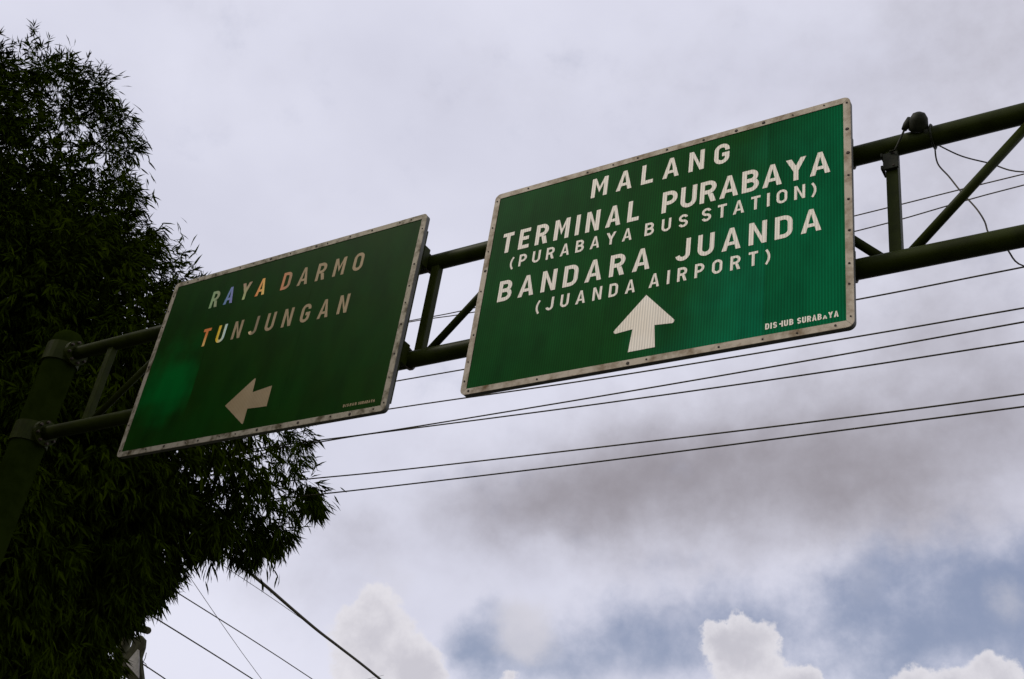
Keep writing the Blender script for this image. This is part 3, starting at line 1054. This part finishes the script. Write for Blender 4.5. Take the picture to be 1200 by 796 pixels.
F1 = street((170, 717), (293, 794), 12.2, .012, 'black street cable leaving the foliage above the stub-armed pole')
F2 = street((195.6, 687), (363, 794), 13.0, .012, 'black street cable leaving the foliage between the thickest one and the pole')
F3 = street((214.6, 665), (305, 794), 13.6, .006, 'faint thin wire dropping steeply across the other street cables', material='cable_thin', ahead=25)
F4 = street((252.6, 657), (355.5, 726.7), 13.6, .006, 'faint thin wire converging with the thick street cable', material='cable_thin')
F5 = street((267, 651), (443, 794), 13.4, .034, 'thickest black street cable bundle emerging from the bamboo tips', bends=[(308, 684), (339.6, 711.4), (371.3, 738.2), (396.6, 757.6)])
P6 = on_y(165.5, 777, PY - .15)
P6b = on_y(191, 794, PY + 1.2)
cable(smooth_pts([P6, P6b, P6b + (P6b - P6) * 1.5, P6b + (P6b - P6) * 9 + np.array([0, 0, 1.5]), P6b + (P6b - P6) * 40 + np.array([0, 0, 9.5])]), .011, M['cable'],
      'short black cable tied to the pole beside the grey plate', 'cable', 'cables running away along the street')

# ------------------------------------------------------------------ bamboo
AZ = np.array([-.815, .58]); AZ /= np.linalg.norm(AZ)
LA = np.array([AZ[1], -AZ[0]])
TD = 17.6                                        # horizontal distance of the clump


def lat(x, y):
    d = ray(x, y)
    k = TD / (d[:2] @ AZ)
    p = d * k
    return (float(p[:2] @ LA), float(p[2] + CAM[2]))


right = [(0, 72), (30, 70), (60, 76), (95, 98), (126, 122), (147, 152), (158, 175), (168, 205), (172, 226), (166, 238), (152, 250), (164, 258), (186, 264), (202, 278), (184, 286), (192, 294), (218, 306), (240, 325),
         (290, 400), (335, 480), (352, 520), (362, 545), (372, 566), (384, 579), (380, 594), (358, 592), (345, 606), (338, 632), (326, 645), (312, 640), (296, 652), (282, 646), (262, 640),
         (250, 648), (240, 645), (228, 650), (214, 655), (204, 672), (196, 690), (180, 702), (166, 712), (154, 722), (142, 748), (136, 790)]
OUT = [lat(*p) for p in right]
OUT += [(0.75, 4.0), (-0.6, 3.2), (-4, 2.6), (-8.5, 3.2), (-11.5, 6.5), (-12.2, 10), (-10.8, 13.2), (-8, 15.2), (-6, 15.6), (-5.2, 15.3)]
OUTA = np.array(OUT)


def inside(p):
    x, y = p[:, 0], p[:, 1]
    r = np.zeros(len(p), bool)
    a = OUTA
    b = np.roll(OUTA, -1, 0)
    for (x1, y1), (x2, y2) in zip(a, b):
        c = ((y1 > y) != (y2 > y)) & (x < (x2 - x1) * (y - y1) / (y2 - y1 + 1e-12) + x1)
        r ^= c
    return r


def dist_out(p):
    d = np.full(len(p), 1e9)
    a = OUTA
    b = np.roll(OUTA, -1, 0)
    for A_, B_ in zip(a, b):
        v = B_ - A_
        t = np.clip(((p - A_) @ v) / (v @ v), 0, 1)
        q = A_ + t[:, None] * v
        d = np.minimum(d, np.linalg.norm(p - q, axis=1))
    return d


def sample_clumps(n, lo):
    out = []
    while len(out) < n:
        p = np.column_stack([rng.uniform(-12.2, 3.4, 4000), rng.uniform(2.6, 15.7, 4000)])
        p = p[inside(p)]
        d = dist_out(p)
        keep = d > lo
        w = np.where(p[:, 0] > -6.0, 1.0, 0.18)
        keep &= rng.random(len(p)) < w
        out += [tuple(r) for r in p[keep]]
    return np.array(out[:n])


tree_base = np.array([*(AZ * TD + LA * -4.2), 0.0])
tree = empty('bamboo_clump', tuple(tree_base))
tag(tree, 'tall dense dark green bamboo clump with drooping leaf sprays behind the signs', 'bamboo')

cl = sample_clumps(2900, 0.12)
dcl = dist_out(cl)
half = np.minimum(2.3, 0.35 + 0.85 * dcl)
dep = rng.uniform(-1, 1, len(cl)) * half
crad = np.clip(dcl * 0.9, 0.14, 0.55) * rng.uniform(0.75, 1.1, len(cl))
# airy spots where the sky glints through
HOLES = [(30, 130, 45), (70, 150, 55), (112, 172, 38), (95, 205, 35), (150, 218, 28), (20, 190, 40), (178, 350, 40), (185, 310, 28), (205, 385, 25), (160, 395, 22), (205, 520, 26), (245, 548, 26), (285, 530, 40), (322, 548, 34),
         (335, 590, 30), (300, 600, 30), (262, 575, 24), (215, 610, 22), (118, 755, 16), (180, 640, 14), (310, 515, 26), (196, 262, 16), (270, 620, 18)]
thin = np.zeros(len(cl))
for hx_, hy_, hr_ in HOLES:
    c_ = np.array(lat(hx_, hy_))
    thin = np.maximum(thin, 1.0 * np.exp(-(np.linalg.norm(cl - c_, axis=1) / (hr_ * 0.0148)) ** 2))
keep_c = rng.random(len(cl)) > thin * 0.93
cl, dep, crad = cl[keep_c], dep[keep_c], crad[keep_c]
# sprays within the clumps
SPC = 24
ns = len(cl) * SPC
ci = np.repeat(np.arange(len(cl)), SPC)
o3 = rng.normal(size=(ns, 3))
o3 /= np.linalg.norm(o3, axis=1)[:, None]
o3 *= (rng.random(ns) ** 0.45)[:, None]
sp = np.column_stack([cl[ci, 0], dep[ci], cl[ci, 1]]) + o3 * crad[ci][:, None]      # lateral, depth, height
# direction of each spray: outwards from its clump and the crown, drooping
cen = np.array([-3.6, 0, 9.0])
outw = sp - cen
outw /= np.linalg.norm(outw, axis=1)[:, None]
sd = 0.55 * outw + 0.7 * o3 + rng.normal(size=(ns, 3)) * 0.35 + np.array([0, 0, -0.55])
sd /= np.linalg.norm(sd, axis=1)[:, None]
LPS = 9
nl = ns * LPS
si = np.repeat(np.arange(ns), LPS)
tl = rng.uniform(0.0, 0.22, nl)
base = sp[si] + sd[si] * tl[:, None]
ld = sd[si] + rng.normal(size=(nl, 3)) * 0.42 + np.array([0, 0, -0.25])
ld /= np.linalg.norm(ld, axis=1)[:, None]
L = rng.uniform(0.11, 0.225, nl)
L *= np.where(sp[si, 2] < 8.5, 1.15, 1.0)
dsp = dist_out(sp[:, [0, 2]])
thick = np.clip((dsp - 0.5) / 1.2, 0, 1)[si]
W = L * rng.uniform(0.055, 0.085, nl) * (1 + 0.5 * thick)
L *= 1 + 0.1 * thick
side = np.cross(ld, rng.normal(size=(nl, 3)))
side /= np.linalg.norm(side, axis=1)[:, None]
nrm = np.cross(side, ld)
v0 = base
v1 = base + ld * (L * .35)[:, None] + side * W[:, None] + nrm * (W * .3)[:, None]
v2 = base + ld * L[:, None] + np.array([0, 0, -1]) * (L * rng.uniform(0.02, .22, nl))[:, None]
v3 = base + ld * (L * .35)[:, None] - side * W[:, None] + nrm * (W * .3)[:, None]


def to_world(a):
    return np.column_stack([AZ[0] * (TD + a[:, 1]) + LA[0] * a[:, 0], AZ[1] * (TD + a[:, 1]) + LA[1] * a[:, 0], a[:, 2]])


allv = np.stack([v0, v1, v2, v3], 1).reshape(-1, 3)
allv = to_world(allv) - tree_base
me = bpy.data.meshes.new('crown')
idx = (np.arange(nl) * 4)[:, None]
tri = np.concatenate([idx + np.array([0, 1, 2]), idx + np.array([0, 2, 3])], 1).reshape(-1)
# twigs: a thin three-sided spike under each fourth spray
tw = np.arange(0, ns, 3)
ta = sp[tw] - sd[tw] * 0.12
tb = sp[tw] + sd[tw] * 0.2
ts = np.cross(sd[tw], np.array([0.3, 0.5, 0.8])); ts /= np.linalg.norm(ts, axis=1)[:, None]
tu = np.cross(ts, sd[tw])
tv = np.stack([ta + ts * .004, ta - ts * .002 + tu * .0035, ta - ts * .002 - tu * .0035, tb], 1).reshape(-1, 3)
tv = to_world(tv) - tree_base
o0 = len(allv)
ti = (o0 + np.arange(len(tw)) * 4)[:, None]
ttri = np.concatenate([ti + np.array(f_) for f_ in ([0, 1, 3], [1, 2, 3], [2, 0, 3])], 1).reshape(-1)
V = np.concatenate([allv, tv])
TRI = np.concatenate([tri, ttri])
nt_ = len(TRI) // 3
me.vertices.add(len(V)); me.vertices.foreach_set('co', V.astype(np.float32).ravel())
me.loops.add(len(TRI)); me.loops.foreach_set('vertex_index', TRI.astype(np.int32))
me.polygons.add(nt_); me.polygons.foreach_set('loop_start', (np.arange(nt_) * 3).astype(np.int32))
me.update(calc_edges=True)
me.materials.append(M['leaf'])
crown = link('crown', me, None, tree)
crown['kind'] = 'stuff'

# the leaves that stand free against the sky, one by one
lm = mesh_py('leaf', [(0, 0, 0), (.3, .065, .008), (.65, .05, 0), (1, 0, -.10), (.65, -.05, 0), (.3, -.065, .008), (.4, 0, -.012)],
             [(0, 6, 1), (1, 6, 2), (2, 6, 3), (3, 6, 4), (4, 6, 5), (5, 6, 0)])
lm.materials.append(M['leaf'])
tips = [(66, 54, -20, 17), (72, 60, 5, 14), (82, 62, -30, 15), (85, 55, -80, 14), (88, 74, -50, 12), (45, 50, 160, 16), (20, 47, 190, 18), (50, 44, 175, 15), (60, 40, 185, 14), (140, 100, 0, 12), (118, 92, -40, 14),
        (100, 80, -60, 13), (150, 140, 40, 16), (160, 165, 55, 18), (168, 185, 60, 18), (174, 210, 70, 16), (178, 220, 85, 15), (170, 245, 40, 16), (192, 264, 30, 16), (200, 272, 60, 14), (210, 288, -60, 14), (225, 300, -75, 16),
        (380, 575, 20, 14), (388, 582, 50, 14), (378, 590, 60, 18), (370, 592, 70, 18), (362, 592, 100, 18), (352, 602, 70, 20), (346, 620, 75, 18), (338, 635, 60, 18), (330, 645, 80, 20), (318, 640, 85, 20), (310, 650, 70, 22),
        (322, 652, 75, 18), (300, 650, 95, 18), (288, 650, 80, 18), (252, 652, 95, 24), (254, 652, 80, 26), (250, 650, 110, 22), (257, 652, 70, 20), (240, 650, 100, 18), (230, 655, 85, 18), (222, 660, 95, 20), (212, 665, 70, 18),
        (204, 680, 85, 20), (198, 692, 95, 20), (190, 700, 110, 18), (185, 705, 80, 20), (178, 710, 95, 18), (176, 712, 60, 18), (168, 720, 100, 18), (360, 530, 20, 14), (366, 548, -10, 14), (350, 510, -30, 14), (356, 515, 20, 12), (296, 666, 80, 18), (312, 672, 72, 20), (319, 677, 85, 18), (246, 664, 100, 20), (248, 668, 85, 18), (204, 276, 20, 14), (206, 280, 45, 14), (190, 262, 5, 16)]
for (x, y, a, ln) in tips:
    if y < 112:
        x, y = x - 3, y + 15
    for q in range(4):
        xx, yy = x + random.uniform(-5, 5), y + random.uniform(-5, 5)
        aa = math.radians(a + random.uniform(-28, 28))
        l_ = ln * random.uniform(.75, 1.15)
        A_ = np.array([*lat(xx, yy)]); B_ = np.array([*lat(xx + l_ * math.cos(aa), yy + l_ * math.sin(aa))])
        dd = random.uniform(-.5, .5)
        p3 = np.array([[A_[0], dd, A_[1]], [B_[0], dd + random.uniform(-.08, .08), B_[1]]])
        pw = to_world(p3) - tree_base
        v = Vector(pw[1] - pw[0])
        o = link('leaf', lm, None, crown)
        o.location = pw[0]
        rot = v.to_track_quat('X', 'Z').to_matrix().to_4x4() @ Matrix.Rotation(random.uniform(-1.2, 1.2), 4, 'X')
        o.rotation_euler = rot.to_euler()
        o.scale = (v.length, v.length * random.uniform(.8, 1.25), v.length)

# culms rise from the base and arch outwards, down into the crown
for k in range(22):
    a = random.uniform(0, 2 * math.pi)
    rr = 1.3 * math.sqrt(random.random())
    b0 = Vector((rr * math.cos(a), rr * math.sin(a), -0.1))
    tl_ = random.uniform(-9.5, 1.8)
    zt = random.uniform(9.5, 13.6) - 0.28 * abs(tl_ + 4.2)
    tip = to_world(np.array([[tl_, random.uniform(-1.4, 1.4), zt]]))[0] - tree_base
    tip = Vector(tip)
    mid = Vector((b0.x * 1.5 + (tip.x - b0.x) * .22, b0.y * 1.5 + (tip.y - b0.y) * .22, tip.z * .62))
    P = []
    for t in [i / 14 for i in range(15)]:
        P.append(b0 * (1 - t) ** 2 + mid * 2 * t * (1 - t) + tip * t * t)
    tube('culm', P, [0.05 * (1 - .8 * i / 14) * (1.08 if i % 2 else 1.0) for i in range(15)], M['culm'], tree, 8)

# added clump out of view, nearer along the verge; it keeps the low sun off the column and the left-hand sign
def copy_tree(o, parent=None):
    c = o.copy()
    COL.objects.link(c)
    c.parent = parent
    for ch in list(o.children):
        if not ch.name.startswith('leaf'):
            copy_tree(ch, c)
    return c


near = copy_tree(tree)
near.location = (-17.0, -3.5, 0)
near.scale = (1.25, 1.25, 1.25)
tag(near, 'larger unseen bamboo clump added nearer along the verge to shade the gantry column', 'bamboo')
